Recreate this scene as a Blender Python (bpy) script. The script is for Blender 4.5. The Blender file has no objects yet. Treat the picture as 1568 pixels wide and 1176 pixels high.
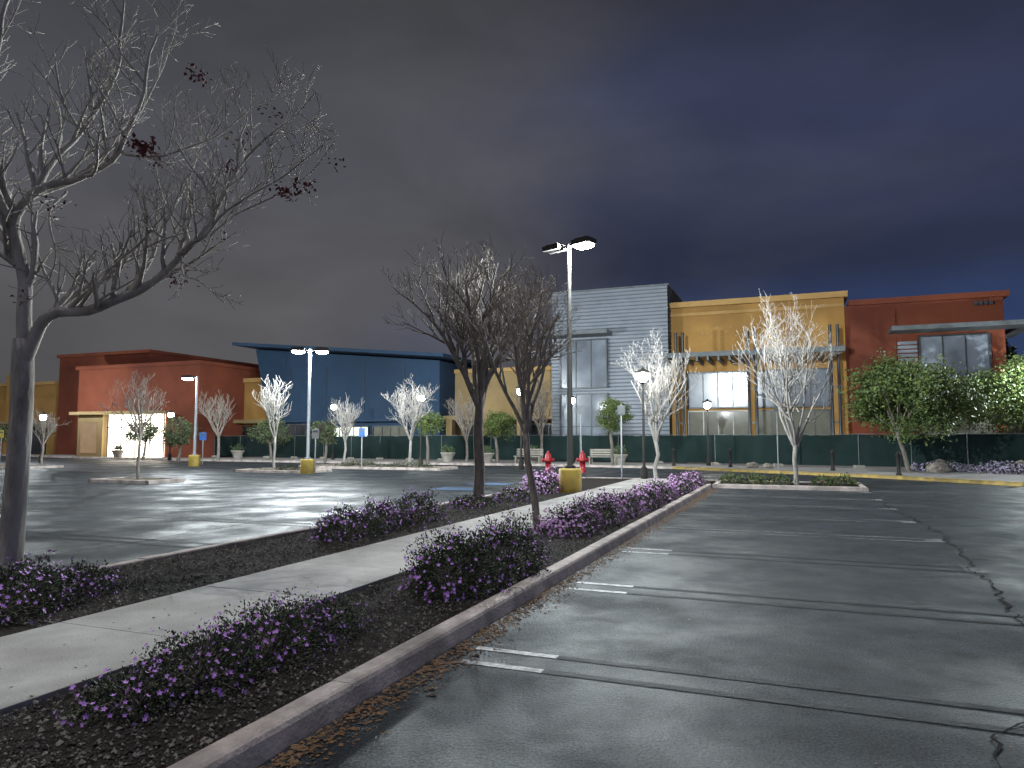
import bpy, math, random
import numpy as np
from mathutils import Vector, noise
scene=bpy.context.scene
scene.view_settings.view_transform='Standard'
try: scene.view_settings.look='None'
except Exception: pass
scene.view_settings.exposure=0
R=random.Random(7)
CA,SA=0.9304,0.3665           # the lot is turned 21.5 deg against north (+Y)
def W(t,s,z=0.0): return Vector((t*CA+s*SA,-t*SA+s*CA,z))
ROT=-math.radians(21.5)

# ---------------------------------------------------------------- materials
def mk(name):
    m=bpy.data.materials.new(name); m.use_nodes=True
    nt=m.node_tree; b=nt.nodes['Principled BSDF']
    return m,nt,b
def mat(name,c1,c2=None,scale=5,rough=.7,bump=0,bscale=40,metal=0,spec=.5,emit=None,es=0,c3=None,scale3=.4,stretch=None,trans=0):
    m,nt,b=mk(name)
    tc=nt.nodes.new('ShaderNodeTexCoord'); mp=nt.nodes.new('ShaderNodeMapping')
    nt.links.new(tc.outputs['Object'],mp.inputs[0])
    if stretch: mp.inputs['Scale'].default_value=stretch
    c2=c2 or tuple(x*.75 for x in c1)
    n=nt.nodes.new('ShaderNodeTexNoise'); n.inputs['Scale'].default_value=scale; n.inputs['Detail'].default_value=6; n.inputs['Roughness'].default_value=.65
    nt.links.new(mp.outputs[0],n.inputs['Vector'])
    r=nt.nodes.new('ShaderNodeValToRGB'); r.color_ramp.elements[0].position=.35; r.color_ramp.elements[1].position=.65
    r.color_ramp.elements[0].color=(*c1,1); r.color_ramp.elements[1].color=(*c2,1)
    nt.links.new(n.outputs['Fac'],r.inputs[0]); out=r.outputs[0]
    if c3:
        n3=nt.nodes.new('ShaderNodeTexNoise'); n3.inputs['Scale'].default_value=scale3; n3.inputs['Detail'].default_value=4
        nt.links.new(mp.outputs[0],n3.inputs['Vector'])
        r3=nt.nodes.new('ShaderNodeMapRange'); r3.inputs[1].default_value=.42; r3.inputs[2].default_value=.68
        nt.links.new(n3.outputs['Fac'],r3.inputs[0])
        mx=nt.nodes.new('ShaderNodeMix'); mx.data_type='RGBA'
        nt.links.new(r3.outputs[0],mx.inputs[0]); nt.links.new(out,mx.inputs[6]); mx.inputs[7].default_value=(*c3,1); out=mx.outputs[2]
    nt.links.new(out,b.inputs['Base Color'])
    b.inputs['Roughness'].default_value=rough; b.inputs['Metallic'].default_value=metal
    b.inputs['Specular IOR Level'].default_value=spec
    if emit: b.inputs['Emission Color'].default_value=(*emit,1); b.inputs['Emission Strength'].default_value=es
    if bump:
        nb=nt.nodes.new('ShaderNodeTexNoise'); nb.inputs['Scale'].default_value=bscale; nb.inputs['Detail'].default_value=5
        nt.links.new(mp.outputs[0],nb.inputs['Vector'])
        bp=nt.nodes.new('ShaderNodeBump'); bp.inputs['Strength'].default_value=bump; bp.inputs['Distance'].default_value=.02
        nt.links.new(nb.outputs['Fac'],bp.inputs['Height']); nt.links.new(bp.outputs[0],b.inputs['Normal'])
    return m
def asphalt():
    m,nt,b=mk('asphalt'); L=nt.links
    tc=nt.nodes.new('ShaderNodeTexCoord')
    def N(sc,det=5,ro=.6):
        n=nt.nodes.new('ShaderNodeTexNoise'); n.inputs['Scale'].default_value=sc; n.inputs['Detail'].default_value=det; n.inputs['Roughness'].default_value=ro
        L.new(tc.outputs['Object'],n.inputs['Vector']); return n
    big=N(.35,6,.7); mid=N(2.2,6,.7); fine=N(60,3,.75)
    r=nt.nodes.new('ShaderNodeValToRGB'); e=r.color_ramp.elements
    e[0].position=.3; e[0].color=(.014,.0175,.021,1); e[1].position=.72; e[1].color=(.036,.043,.049,1)
    L.new(big.outputs['Fac'],r.inputs[0])
    r2=nt.nodes.new('ShaderNodeMapRange'); r2.inputs[1].default_value=.3; r2.inputs[2].default_value=.7; r2.inputs[3].default_value=.6; r2.inputs[4].default_value=1.4
    L.new(mid.outputs['Fac'],r2.inputs[0])
    r4=nt.nodes.new('ShaderNodeMapRange'); r4.inputs[1].default_value=.35; r4.inputs[2].default_value=.72; r4.inputs[3].default_value=.25; r4.inputs[4].default_value=2.5
    L.new(fine.outputs['Fac'],r4.inputs[0])
    mu=nt.nodes.new('ShaderNodeMath'); mu.operation='MULTIPLY'; L.new(r2.outputs[0],mu.inputs[0]); L.new(r4.outputs[0],mu.inputs[1])
    vm=nt.nodes.new('ShaderNodeVectorMath'); vm.operation='SCALE'; L.new(r.outputs[0],vm.inputs[0]); L.new(mu.outputs[0],vm.inputs['Scale'])
    L.new(vm.outputs[0],b.inputs['Base Color'])
    rr=nt.nodes.new('ShaderNodeMapRange'); rr.inputs[1].default_value=.36; rr.inputs[2].default_value=.62; rr.inputs[3].default_value=.40; rr.inputs[4].default_value=.72
    rm=N(.8,4,.6); L.new(rm.outputs['Fac'],rr.inputs[0]); L.new(rr.outputs[0],b.inputs['Roughness'])
    b.inputs['Specular IOR Level'].default_value=.15
    bp=nt.nodes.new('ShaderNodeBump'); bp.inputs['Strength'].default_value=.9; bp.inputs['Distance'].default_value=.015
    f2=N(40,4,.75); L.new(f2.outputs['Fac'],bp.inputs['Height']); L.new(bp.outputs[0],b.inputs['Normal'])
    return m
M={}
M['asphalt']=asphalt()
M['conc']=mat('sidewalk_concrete',(.43,.41,.39),(.34,.33,.31),scale=2.5,rough=.85,bump=.3,bscale=60,c3=(.26,.25,.23),scale3=1.3,spec=.2)
M['kerb']=mat('kerb_concrete',(.54,.46,.42),(.38,.33,.30),scale=9,rough=.8,bump=.5,bscale=45,c3=(.24,.21,.19),scale3=2.5,spec=.2)
M['joint']=mat('dark_joint',(.018,.018,.018),rough=.95,spec=.1)
M['plaza']=mat('plaza_concrete',(.26,.25,.24),(.2,.2,.19),scale=1,rough=.8,bump=.2,spec=.2)
M['ykerb']=mat('yellow_kerb_paint',(.42,.29,.06),(.24,.18,.07),scale=4,rough=.7)
M['mulch']=mat('mulch_soil',(.016,.014,.012),(.042,.036,.031),scale=28,rough=.95,bump=1,bscale=45,spec=.1)
M['drygrass']=mat('dry_mulch',(.20,.17,.12),(.12,.10,.07),scale=9,rough=.95,bump=1,bscale=25,spec=.1)
M['chipd']=mat('gravel_dark',(.06,.052,.045),(.033,.028,.024),scale=30,rough=.9)
M['chipl']=mat('gravel_light',(.26,.23,.20),(.14,.125,.11),scale=30,rough=.9)
M['litter']=mat('leaf_litter',(.24,.13,.06),(.12,.065,.03),scale=30,rough=.8)
M['paint']=mat('worn_white_paint',(.34,.35,.35),(.04,.045,.05),scale=14,rough=.7,c3=(.04,.045,.05),scale3=1.4,bump=.4,bscale=38,spec=.15)
M['paint2']=mat('faded_white_paint',(.062,.067,.072),(.026,.030,.034),scale=7,rough=.7,c3=(.024,.028,.032),scale3=.9,bump=.8,bscale=38,spec=.15)
M['paintw']=mat('fresh_white_paint',(.7,.7,.7),(.28,.28,.28),scale=22,rough=.6,spec=.2,c3=(.12,.12,.12),scale3=5)
M['blue_paint']=mat('blue_paint',(.06,.16,.35),(.05,.08,.12),scale=7,rough=.6)
M['bark']=mat('tree_bark',(.30,.26,.22),(.16,.14,.12),scale=14,rough=.9,bump=.6,bscale=30,stretch=(1,1,.3),spec=.2)
M['barkb']=mat('grey_bark',(.34,.31,.27),(.15,.135,.12),scale=12,rough=.9,bump=.8,bscale=30,stretch=(1,1,.25),c3=(.42,.39,.36),scale3=3,spec=.2)
M['barkd']=mat('dark_bark',(.21,.18,.155),(.11,.095,.08),scale=14,rough=.9,bump=.6,bscale=30,stretch=(1,1,.3),spec=.2)
M['barkw']=mat('pale_bark',(.36,.34,.31),(.22,.20,.18),scale=10,rough=.8,bump=.3,stretch=(1,1,.3),spec=.2)
M['leafdead']=mat('dead_leaves',(.14,.03,.035),(.07,.018,.02),scale=20,rough=.8)
M['leaf']=mat('shrub_leaf',(.045,.072,.032),(.075,.105,.045),scale=15,rough=.6,spec=.3)
M['leafd']=mat('shrub_leaf_dark',(.042,.037,.030),(.07,.06,.05),scale=15,rough=.7,spec=.3)
M['flower']=mat('purple_petals',(.60,.30,.78),(.42,.18,.60),scale=25,rough=.6)
M['flowerp']=mat('pink_petals',(.70,.42,.72),(.48,.25,.53),scale=25,rough=.6)
M['lav']=mat('lavender_petals',(.42,.36,.52),(.28,.24,.36),scale=10,rough=.7)
M['green']=mat('tree_leaf',(.055,.09,.030),(.085,.12,.04),scale=6,rough=.55,spec=.3)
M['greeny']=mat('young_leaf',(.12,.15,.03),(.07,.10,.025),scale=6,rough=.55,spec=.3)
M['greend']=mat('conifer_leaf',(.012,.018,.012),(.02,.028,.016),scale=2,rough=.8,spec=.1)
M['ochre']=mat('ochre_stucco',(.40,.225,.068),(.34,.19,.058),scale=.5,rough=.9,bump=.15,bscale=25,c3=(.27,.15,.05),scale3=.25,spec=.2)
M['ochrel']=mat('ochre_trim',(.42,.26,.10),(.36,.22,.08),scale=1,rough=.9,spec=.2)
M['tan']=mat('tan_stucco',(.32,.23,.11),(.26,.185,.09),scale=.6,rough=.9,bump=.15,spec=.2)
M['red']=mat('terracotta_stucco',(.20,.056,.029),(.16,.045,.024),scale=.5,rough=.9,bump=.15,bscale=25,c3=(.12,.034,.02),scale3=.3,spec=.2)
M['blue']=mat('blue_stucco',(.026,.052,.092),(.021,.042,.075),scale=.4,rough=.8,bump=.1,c3=(.018,.033,.058),scale3=.15,spec=.15)
M['grey']=mat('corrugated_metal',(.21,.23,.26),(.17,.19,.215),scale=.8,rough=.55,metal=.2,spec=.3)
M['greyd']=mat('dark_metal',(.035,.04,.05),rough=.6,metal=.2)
M['steel']=mat('canopy_steel',(.13,.145,.15),(.09,.10,.105),scale=2,rough=.6,metal=.2)
M['frame']=mat('window_frame',(.06,.065,.07),rough=.4,metal=.5)
M['wframe']=mat('white_frame',(.5,.5,.46),rough=.5)
M['glassw']=mat('frosted_glass',(.21,.24,.28),(.12,.14,.17),scale=.35,rough=.2,spec=.6,c3=(.09,.105,.13),scale3=.5)
M['glassd']=mat('dark_glass',(.02,.025,.03),(.035,.035,.035),scale=.6,rough=.08,spec=.8)
M['glassi']=mat('lit_store_glass',(.10,.10,.08),(.05,.05,.04),scale=1.2,rough=.15,emit=(.75,.8,.6),es=.07)
M['glassm']=mat('warm_store_glass',(.10,.10,.08),(.05,.05,.04),scale=1.2,rough=.15,emit=(1,.6,.3),es=.25)
M['glow']=mat('lit_entrance',(.8,.78,.7),rough=.5,emit=(1,.90,.74),es=8)
M['ltwin']=mat('lit_window',(.8,.8,.7),rough=.5,emit=(.85,1,.8),es=.9)
M['pole']=mat('lamp_pole_paint',(.03,.028,.026),rough=.7,spec=.15)
M['polew']=mat('galvanised_pole',(.28,.30,.32),rough=.55,metal=.3)
M['lamp']=mat('lamp_lens',(.9,.9,.9),rough=.3,emit=(.93,1,1),es=80)
M['yellow']=mat('yellow_base_paint',(.48,.33,.045),(.32,.23,.05),scale=5,rough=.6)
M['redp']=mat('red_hydrant_paint',(.38,.022,.03),(.27,.016,.022),scale=6,rough=.4)
M['fence']=mat('green_windscreen',(.009,.020,.019),(.014,.028,.027),scale=.9,rough=.85,bump=.3,bscale=3,spec=.12)
M['stone']=mat('cast_stone',(.34,.31,.26),(.25,.23,.2),scale=4,rough=.85,bump=.2)
M['rock']=mat('boulder_rock',(.28,.24,.2),(.16,.14,.12),scale=3,rough=.9,bump=.8,bscale=8)
M['sign']=mat('sign_face',(.40,.40,.38),rough=.4)
M['signy']=mat('yellow_sign_face',(.6,.5,.1),rough=.4)
M['signb']=mat('blue_sign_face',(.05,.15,.45),rough=.4)

# ---------------------------------------------------------------- mesh builder
class MB:
    def __init__(s): s.v=[];s.f=[];s.m=[];s.sm=[];s.mats=[]
    def mi(s,k):
        if k not in s.mats: s.mats.append(k)
        return s.mats.index(k)
    def add(s,vs,fs,k,smooth=False):
        o=len(s.v); i=s.mi(k)
        s.v.extend(tuple(v) for v in vs)
        for f in fs: s.f.append(tuple(a+o for a in f)); s.m.append(i); s.sm.append(smooth)
    def hexa(s,c,k):
        s.add(c,[(0,3,2,1),(4,5,6,7),(0,1,5,4),(1,2,6,5),(2,3,7,6),(3,0,4,7)],k)
    def bst(s,t0,t1,s0,s1,z0,z1,k):
        s.hexa([W(t0,s0,z0),W(t1,s0,z0),W(t1,s1,z0),W(t0,s1,z0),W(t0,s0,z1),W(t1,s0,z1),W(t1,s1,z1),W(t0,s1,z1)],k)
    def box(s,x,y,z,sx,sy,sz,k,rot=ROT):
        c,n=math.cos(rot),math.sin(rot); vs=[]
        for dz in (-.5,.5):
            for dx,dy in ((-.5,-.5),(.5,-.5),(.5,.5),(-.5,.5)):
                a,b=dx*sx,dy*sy; vs.append((x+a*c-b*n,y+a*n+b*c,z+dz*sz))
        s.hexa(vs,k)
    def tube(s,pts,rad,n,k):
        vs=[];fs=[];pn=None;N=len(pts)
        for i,p in enumerate(pts):
            t=(pts[min(i+1,N-1)]-pts[max(i-1,0)]).normalized()
            if pn is None:
                ref=Vector((1,0,0)) if abs(t.x)<.7 else Vector((0,1,0)); pn=t.cross(ref).normalized()
            pn=(pn-t*pn.dot(t)).normalized(); bn=t.cross(pn)
            for j in range(n):
                a=2*math.pi*j/n; vs.append(p+(pn*math.cos(a)+bn*math.sin(a))*rad[i])
        for i in range(N-1):
            for j in range(n):
                a=i*n+j;b=i*n+(j+1)%n; fs.append((a,b,b+n,a+n))
        fs.append(tuple(range((N-1)*n,N*n)))
        s.add(vs,fs,k,True)
    def lathe(s,x,y,prof,n,k,smooth=True):
        vs=[];fs=[]
        for r,z in prof:
            for j in range(n):
                a=2*math.pi*j/n; vs.append((x+r*math.cos(a),y+r*math.sin(a),z))
        for i in range(len(prof)-1):
            for j in range(n):
                a=i*n+j;b=i*n+(j+1)%n; fs.append((a,b,b+n,a+n))
        fs.append(tuple(range((len(prof)-1)*n,len(prof)*n)))
        s.add(vs,fs,k,smooth)
    def obj(s,name,loc=(0,0,0),parent=None):
        me=bpy.data.meshes.new(name)
        lx,ly,lz=loc
        me.from_pydata([(a-lx,b-ly,c-lz) for a,b,c in s.v],[],s.f)
        for k in s.mats: me.materials.append(M[k])
        me.polygons.foreach_set('material_index',s.m); me.polygons.foreach_set('use_smooth',s.sm)
        me.update()
        o=bpy.data.objects.new(name,me); scene.collection.objects.link(o)
        o.location=loc
        if parent: o.parent=parent; o.location=(lx-parent.location.x,ly-parent.location.y,lz-parent.location.z)
        return o
def empty(name,loc):
    e=bpy.data.objects.new(name,None); scene.collection.objects.link(e); e.location=loc; return e

# ---------------------------------------------------------------- ground
g=MB(); S=700
g.add([(-S,-S,0),(S,-S,0),(S,S,0),(-S,S,0)],[(0,1,2,3)],'asphalt'); g.obj('ground')

def kerb_stones(mb,p0,p1,out,w=.17,h=.13,L=3.0,k='kerb',gap=.008):
    d=(p1-p0); n=max(1,round(d.length/L)); u=d.normalized(); ln=d.length/n
    prof=[(-w,0),(-w,h-.01),(-w+.01,h),(-.045,h),(-.02,h-.008),(-.006,h-.03),(.02,0)]
    rr=random.Random(int(abs(p0.x*31+p0.y*17)*10))
    for i in range(n):
        jz=rr.uniform(-.004,.004); jo=rr.uniform(-.004,.004)
        a=p0+u*(ln*i+gap/2); b=p0+u*(ln*(i+1)-gap/2)
        nn=max(2,int(ln/.15)); vs=[];fs=[];m=len(prof)
        for q in range(nn+1):
            c=a+(b-a)*(q/nn)
            for o,z in prof:
                wob=.006*noise.noise(Vector((c.x*3,c.y*3,z*9+o*7)))
                pp=c+out*(o+jo+wob*1.2); vs.append((pp.x,pp.y,z+(jz+wob if z>0 else 0)))
        for q in range(nn):
            for j in range(m-1): fs.append((q*m+j,q*m+j+1,(q+1)*m+j+1,(q+1)*m+j))
        fs.append(tuple(range(m))); fs.append(tuple(range(nn*m,(nn+1)*m)))
        mb.add(vs,fs,k,False)
A=Vector((SA,CA,0)); B=Vector((CA,-SA,0))
def island(name,t0,t1,s0,s1,top='mulch'):
    mb=MB()
    mb.bst(t0+.15,t1-.15,s0+.15,s1-.15,0,.1,top)
    for a,b,o in ((W(t0+.16,s0),W(t1-.16,s0),-A),(W(t0+.16,s1),W(t1-.16,s1),A),(W(t0,s0),W(t0,s1),-B),(W(t1,s0),W(t1,s1),B)):
        kerb_stones(mb,a,b,o)
    return mb.obj(name)
# main planted island
mb=MB()
vs=[];fs=[];t0,t1,s0,s1=-7.45,-2.66,-5,26.8
ns,nt_=190,30
for i in range(ns+1):
    for j in range(nt_+1):
        t=t0+(t1-t0)*j/nt_; s=s0+(s1-s0)*i/ns
        p=W(t,s); z=.095+.022*noise.noise(Vector((p.x*2.5,p.y*2.5,0)))+.016*noise.noise(Vector((p.x*9,p.y*9,3)))
        if -5.6<t<-4.0: z=.07
        vs.append((p.x,p.y,z))
for i in range(ns):
    for j in range(nt_):
        a=i*(nt_+1)+j; fs.append((a,a+1,a+nt_+2,a+nt_+1))
mb.add(vs,fs,'mulch',True); mb.obj('planting_bed')
mb=MB()
kerb_stones(mb,W(-2.5,-5),W(-2.5,24.2),B)
kerb_stones(mb,W(-7.6,-5),W(-7.6,26.9),-B)
kerb_stones(mb,W(-7.6,26.9),W(-2.5,26.9),A)
mb.obj('island_kerb')
island('planting_island',-2.5,2.1,24.2,26.8)
# sidewalk slabs
mb=MB(); s=-5.0; rr=random.Random(3)
while s<26.5:
    e=min(s+1.52,26.7); z=.125+rr.uniform(-.001,.001)
    mb.bst(-5.55,-4.08,s+.003,e-.003,.03,z,'conc')
    s=e
mb.bst(-5.54,-4.09,-5,26.7,.02,.118,'joint')
mb.bst(-4.078,-3.0,19.5,26.7,.03,.122,'conc')
o=mb.obj('sidewalk')
bv=o.modifiers.new('b','BEVEL'); bv.width=.004; bv.segments=2
# small islands in the lot
island('planting_island',-24.2,-21.2,18.8,20.4,'drygrass')
island('planting_island',-25.2,-21.0,27.2,29.3,'drygrass')
island('planting_island',-25.4,-16.6,32.2,34.3,'drygrass')
island('planting_island',-46,-38,25,28,'drygrass')
# store-front pavement
poly=[(60,6),(26,18),(17.2,24.1),(14.6,29.8),(8.6,38.2),(2,42),(-7.4,45),(-30,55),(-60,75),(-90,100)]
mb=MB()
P=[Vector((x,y,0)) for x,y in poly]
top=[(p.x,p.y,.12) for p in P]+[(-90,140,.12),(90,140,.12),(90,6,.12)]
mb.add(top,[tuple(range(len(top)))[::-1]],'plaza')
mb.obj('storefront_pavement')
mb=MB()
for i in range(len(P)-1):
    u=(P[i+1]-P[i]).normalized(); out=Vector((-u.y,u.x,0))
    if out.y>0: out=-out
    kerb_stones(mb,P[i],P[i+1],out,w=.2,h=.135,k='ykerb' if i in(1,2,3) else 'kerb',L=4)
mb.obj('storefront_kerb')
# painted markings
mb=MB()
def strip(t0,t1,s0,s1,k,z=.004): mb.add([W(t0,s0,z),W(t1,s0,z),W(t1,s1,z),W(t0,s1,z)],[(0,1,2,3)],k)
for k in range(-1,8):
    s=4.93+2.68*k
    for ds in (-.17,.17):
        strip(-2.3,-1.65,s+ds-.04,s+ds+.04,'paintw' if k in(0,1,2) else 'paint')
        strip(-1.65,1.95,s+ds-.04,s+ds+.04,'paint2' if k<3 else 'paint')
    strip(1.9,2.15,s-.2,s+.2,'paint',.006)
for k in range(0,11):
    s=3+2.68*k
    for ds in (-.17,.17):
        strip(-12.6,-8.0,s+ds-.05,s+ds+.05,'paint2' if k<5 else 'paint')
        strip(-24.5,-15.4,s+ds-.05,s+ds+.05,'paint2') if k<5 else None
        strip(-38,-28,s+ds-.05,s+ds+.05,'paint2')
strip(2.15,9,24.3,24.42,'paint')
strip(-10.8,-9.3,20.2,21.4,'blue_paint'); strip(-10.8,-9.3,22.9,24,'blue_paint')
for k in range(6): strip(-8.9,-8.0,19.8+k*.75,19.95+k*.75,'paint')
mb.obj('parking_stall_markings')
mb=MB()
def crack(pts,w):
    out=[]
    for i in range(len(pts)-1):
        a=W(*pts[i]);b=W(*pts[i+1]); n=int((b-a).length/.08)+1
        for q in range(n): out.append(a+(b-a)*q/n)
    vs=[];fs=[]
    for i,p in enumerate(out):
        nn=.18*noise.noise(Vector((p.x*1.2,p.y*1.2,5)))+.08*noise.noise(Vector((p.x*6,p.y*6,1)))
        ww=w*(.25+1.3*abs(noise.noise(Vector((p.x*3,p.y*3,9)))))
        c=p+B*nn; vs+=[(c.x-ww*CA,c.y+ww*SA,.007),(c.x+ww*CA,c.y-ww*SA,.007)]
    for i in range(len(out)-1): fs.append((2*i,2*i+1,2*i+3,2*i+2))
    mb.add(vs,fs,'joint')
crack([(2.1,1),(1.9,8),(2.3,14),(1.9,23)],.022)
crack([(1.9,5.6),(.9,4.6),(.7,3.2)],.012)
crack([(2.2,6.5),(3.6,5.6),(4.6,5.8)],.014)
crack([(-9.5,6),(-9.7,14),(-9.4,24)],.02)
mb.obj('asphalt_cracks')

# ---------------------------------------------------------------- scattered litter
def chips(name,n,region,smin,smax,keys,seed,flat=.5,z0=.1):
    rr=random.Random(seed); mb=MB()
    for i in range(n):
        t,s=region(rr); p=W(t,s); a=rr.uniform(0,6.28); r=rr.uniform(smin,smax)*(1 if rr.random()<.9 else 1.7)
        vs=[]
        for q in range(4):
            aa=a+q*1.57+rr.uniform(-.4,.4); q2=r*rr.uniform(.6,1.1)
            vs.append((p.x+q2*math.cos(aa),p.y+q2*math.sin(aa),z0+rr.uniform(-.3,.5)*r*flat))
        vs.append((p.x+rr.uniform(-.3,.3)*r,p.y+rr.uniform(-.3,.3)*r,z0+r*flat*rr.uniform(.7,1.3)))
        mb.add(vs,[(0,1,4),(1,2,4),(2,3,4),(3,0,4)],keys[0] if rr.random()<keys[2] else keys[1])
    return mb.obj(name)
chips('bed_gravel',19000,lambda r:(r.uniform(-4.05,-2.68),2+ (r.random()**1.7)*14),.005,.015,('chipl','chipd',.25),1,.8,.104)
chips('bed_gravel',11000,lambda r:(r.uniform(-7.42,-5.58),4+(r.random()**1.4)*13),.007,.019,('chipl','chipd',.22),2,.8,.104)
chips('leaf_litter',6500,lambda r:(-2.46+abs(r.gauss(0,.12)),2+r.random()**1.5*22),.008,.019,('litter','chipd',.75),4,.35,.006)
chips('leaf_litter',200,lambda r:(r.uniform(-5.5,-4.1),2+r.random()*14),.006,.012,('litter','chipd',.6),5,.3,.128)
chips('leaf_litter',260,lambda r:(-2.3+r.random()**2*6,2+r.random()*14),.006,.011,('litter','chipl',.8),6,.3,.005)

# ---------------------------------------------------------------- shrubs
def shrub(name,lumps,nl,nf,ls,fs_,keys=('leaf','leafd','flower'),seed=1,z0=.1):
    rr=random.Random(seed); mb=MB(); tot=sum(l[2]*l[3] for l in lumps)
    kl=[mb.mi(keys[0]),mb.mi(keys[1])]; kf=mb.mi(keys[2]); mb.mi('barkd')
    def pt(l,shell):
        x,y,rx,ry,h=l
        a=rr.uniform(0,6.28); e=math.asin(rr.random()); 
        d=Vector((math.cos(a)*math.cos(e),math.sin(a)*math.cos(e),math.sin(e)))
        lum=1+.34*noise.noise(Vector((d.x*2.2+x*3,d.y*2.2+y*3,d.z*2.2)))+.28*noise.noise(Vector((d.x*6+x,d.y*6,d.z*6)))
        k=lum*(shell if shell>0 else rr.uniform(.45,1)**.5+rr.gauss(0,.035)+(.12*rr.random() if rr.random()<.06 else 0))
        u=d.x*rx*k; v=d.y*ry*k
        return Vector((x+u*CA+v*SA,y-u*SA+v*CA,z0+max(.0,d.z*h*k)+.01)),d
    for l in lumps:
        n=int(nl*l[2]*l[3]/tot)
        c=Vector((l[0],l[1],z0))
        for _ in range(28):
            p,d=pt(l,.93); mid=c+(p-c)*.5+Vector((0,0,.03)); mb.tube([c+Vector((rr.gauss(0,.05),rr.gauss(0,.05),-.02)),mid,p],[.008,.006,.003],3,'barkd')
        for _ in range(n):
            p,d=pt(l,0)
            d=(d+Vector((rr.gauss(0,.6),rr.gauss(0,.6),rr.gauss(.2,.6)))).normalized()
            sd=d.cross(Vector((rr.gauss(0,1),rr.gauss(0,1),rr.gauss(0,1)))).normalized(); L=ls*rr.uniform(.6,1.4)
            o=len(mb.v); q=p+d*L*.5
            mb.v+= [tuple(p),tuple(q+sd*L*.22),tuple(p+d*L),tuple(q-sd*L*.22)]
            mb.f.append((o,o+1,o+2,o+3)); mb.m.append(kl[0] if rr.random()<.6 else kl[1]); mb.sm.append(False)
        for _ in range(int(nf*l[2]*l[3]/tot)):
            p,d=pt(l,rr.uniform(1.0,1.14))
            if noise.noise(p*3.5)<-.12 and rr.random()<.6: continue
            d=(d+Vector((rr.gauss(0,.35),rr.gauss(0,.35),.25))).normalized()
            sd=d.cross(Vector((.3,.2,1))).normalized(); s2=d.cross(sd); r=fs_*rr.uniform(.6,1.25)
            o=len(mb.v); mb.v.append(tuple(p)); 
            for q in range(10):
                a=q*.6283; rq=r*(1 if q%2==0 else .5); mb.v.append(tuple(p+(sd*math.cos(a)+s2*math.sin(a))*rq+d*r*(.25 if q%2==0 else .1)))
            for q in range(10): mb.f.append((o,o+1+q,o+1+(q+1)%10)); mb.m.append(kf); mb.sm.append(False)
    return mb.obj(name,(lumps[0][0],lumps[0][1],z0))
def ts(t,s): p=W(t,s); return p.x,p.y
shrub('flowering_shrub',[(*ts(-3.5,3.05),.28,.3,.17),(*ts(-3.46,3.5),.38,.42,.27),(*ts(-3.44,4.1),.40,.48,.33),(*ts(-3.42,4.65),.33,.42,.26)],14000,900,.024,.017,seed=11)
shrub('flowering_shrub',[(*ts(-3.15,6.5),.48,.58,.56),(*ts(-3.02,7.5),.45,.52,.60)],15000,850,.032,.020,seed=12)
shrub('flowering_shrub',[(*ts(-6.35,4.2),.48,.6,.40),(*ts(-6.5,5.0),.35,.3,.26)],8000,650,.032,.020,seed=13)
shrub('flowering_shrub',[(*ts(-6.4,9.4),.5,.6,.38),(*ts(-6.45,10.5),.45,.55,.45),(*ts(-6.4,11.6),.45,.55,.5)],9000,1000,.04,.024,seed=14)
shrub('flowering_shrub',[(*ts(-3.35,11.1),.45,.65,.38),(*ts(-3.3,12.4),.45,.65,.45),(*ts(-3.25,13.8),.42,.75,.43)],8000,2000,.042,.028,('leaf','leafd','flowerp'),seed=15)
shrub('flowering_shrub',[(*ts(-3.1,15.6),.4,.8,.42),(*ts(-3.1,17.6),.4,.9,.42),(*ts(-3.0,20.5),.35,1.1,.42),(*ts(-3.0,23),.35,1,.42)],6000,2200,.055,.034,('leaf','leafd','flowerp'),seed=16)
shrub('flowering_shrub',[(*ts(-6.6,19.0),.45,.8,.5),(*ts(-6.7,21),.45,.8,.55)],4500,1400,.06,.036,('leaf','leafd','flowerp'),seed=17)
shrub('flowering_shrub',[(*ts(-6.7,14.6),.5,.7,.2),(*ts(-6.5,16.6),.5,.7,.25)],2500,250,.05,.028,seed=18)
shrub('low_shrub',[(*ts(t,25.4+.3*math.sin(t*5)),.38,.7,.28) for t in (-2,-1.2,-.4,.9,1.5)],3500,150,.07,.03,('leaf','greeny','litter'),seed=19)
shrub('lavender_groundcover',[(20.0,33.2,1.2,.8,.4),(22.3,32,1.4,.8,.4),(24.6,31,1.4,.8,.4),(21.4,30,1.2,.5,.3)],5000,2200,.09,.06,('leaf','leafd','lav'),seed=20)
shrub('low_shrub',[(*ts(-22,33.2),1.5,.5,.25),(*ts(-19,33.2),1.5,.5,.25),(*ts(-22.6,28.2),.9,.5,.2)],2500,0,.08,.03,('leaf','leafd','litter'),seed=21)

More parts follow.
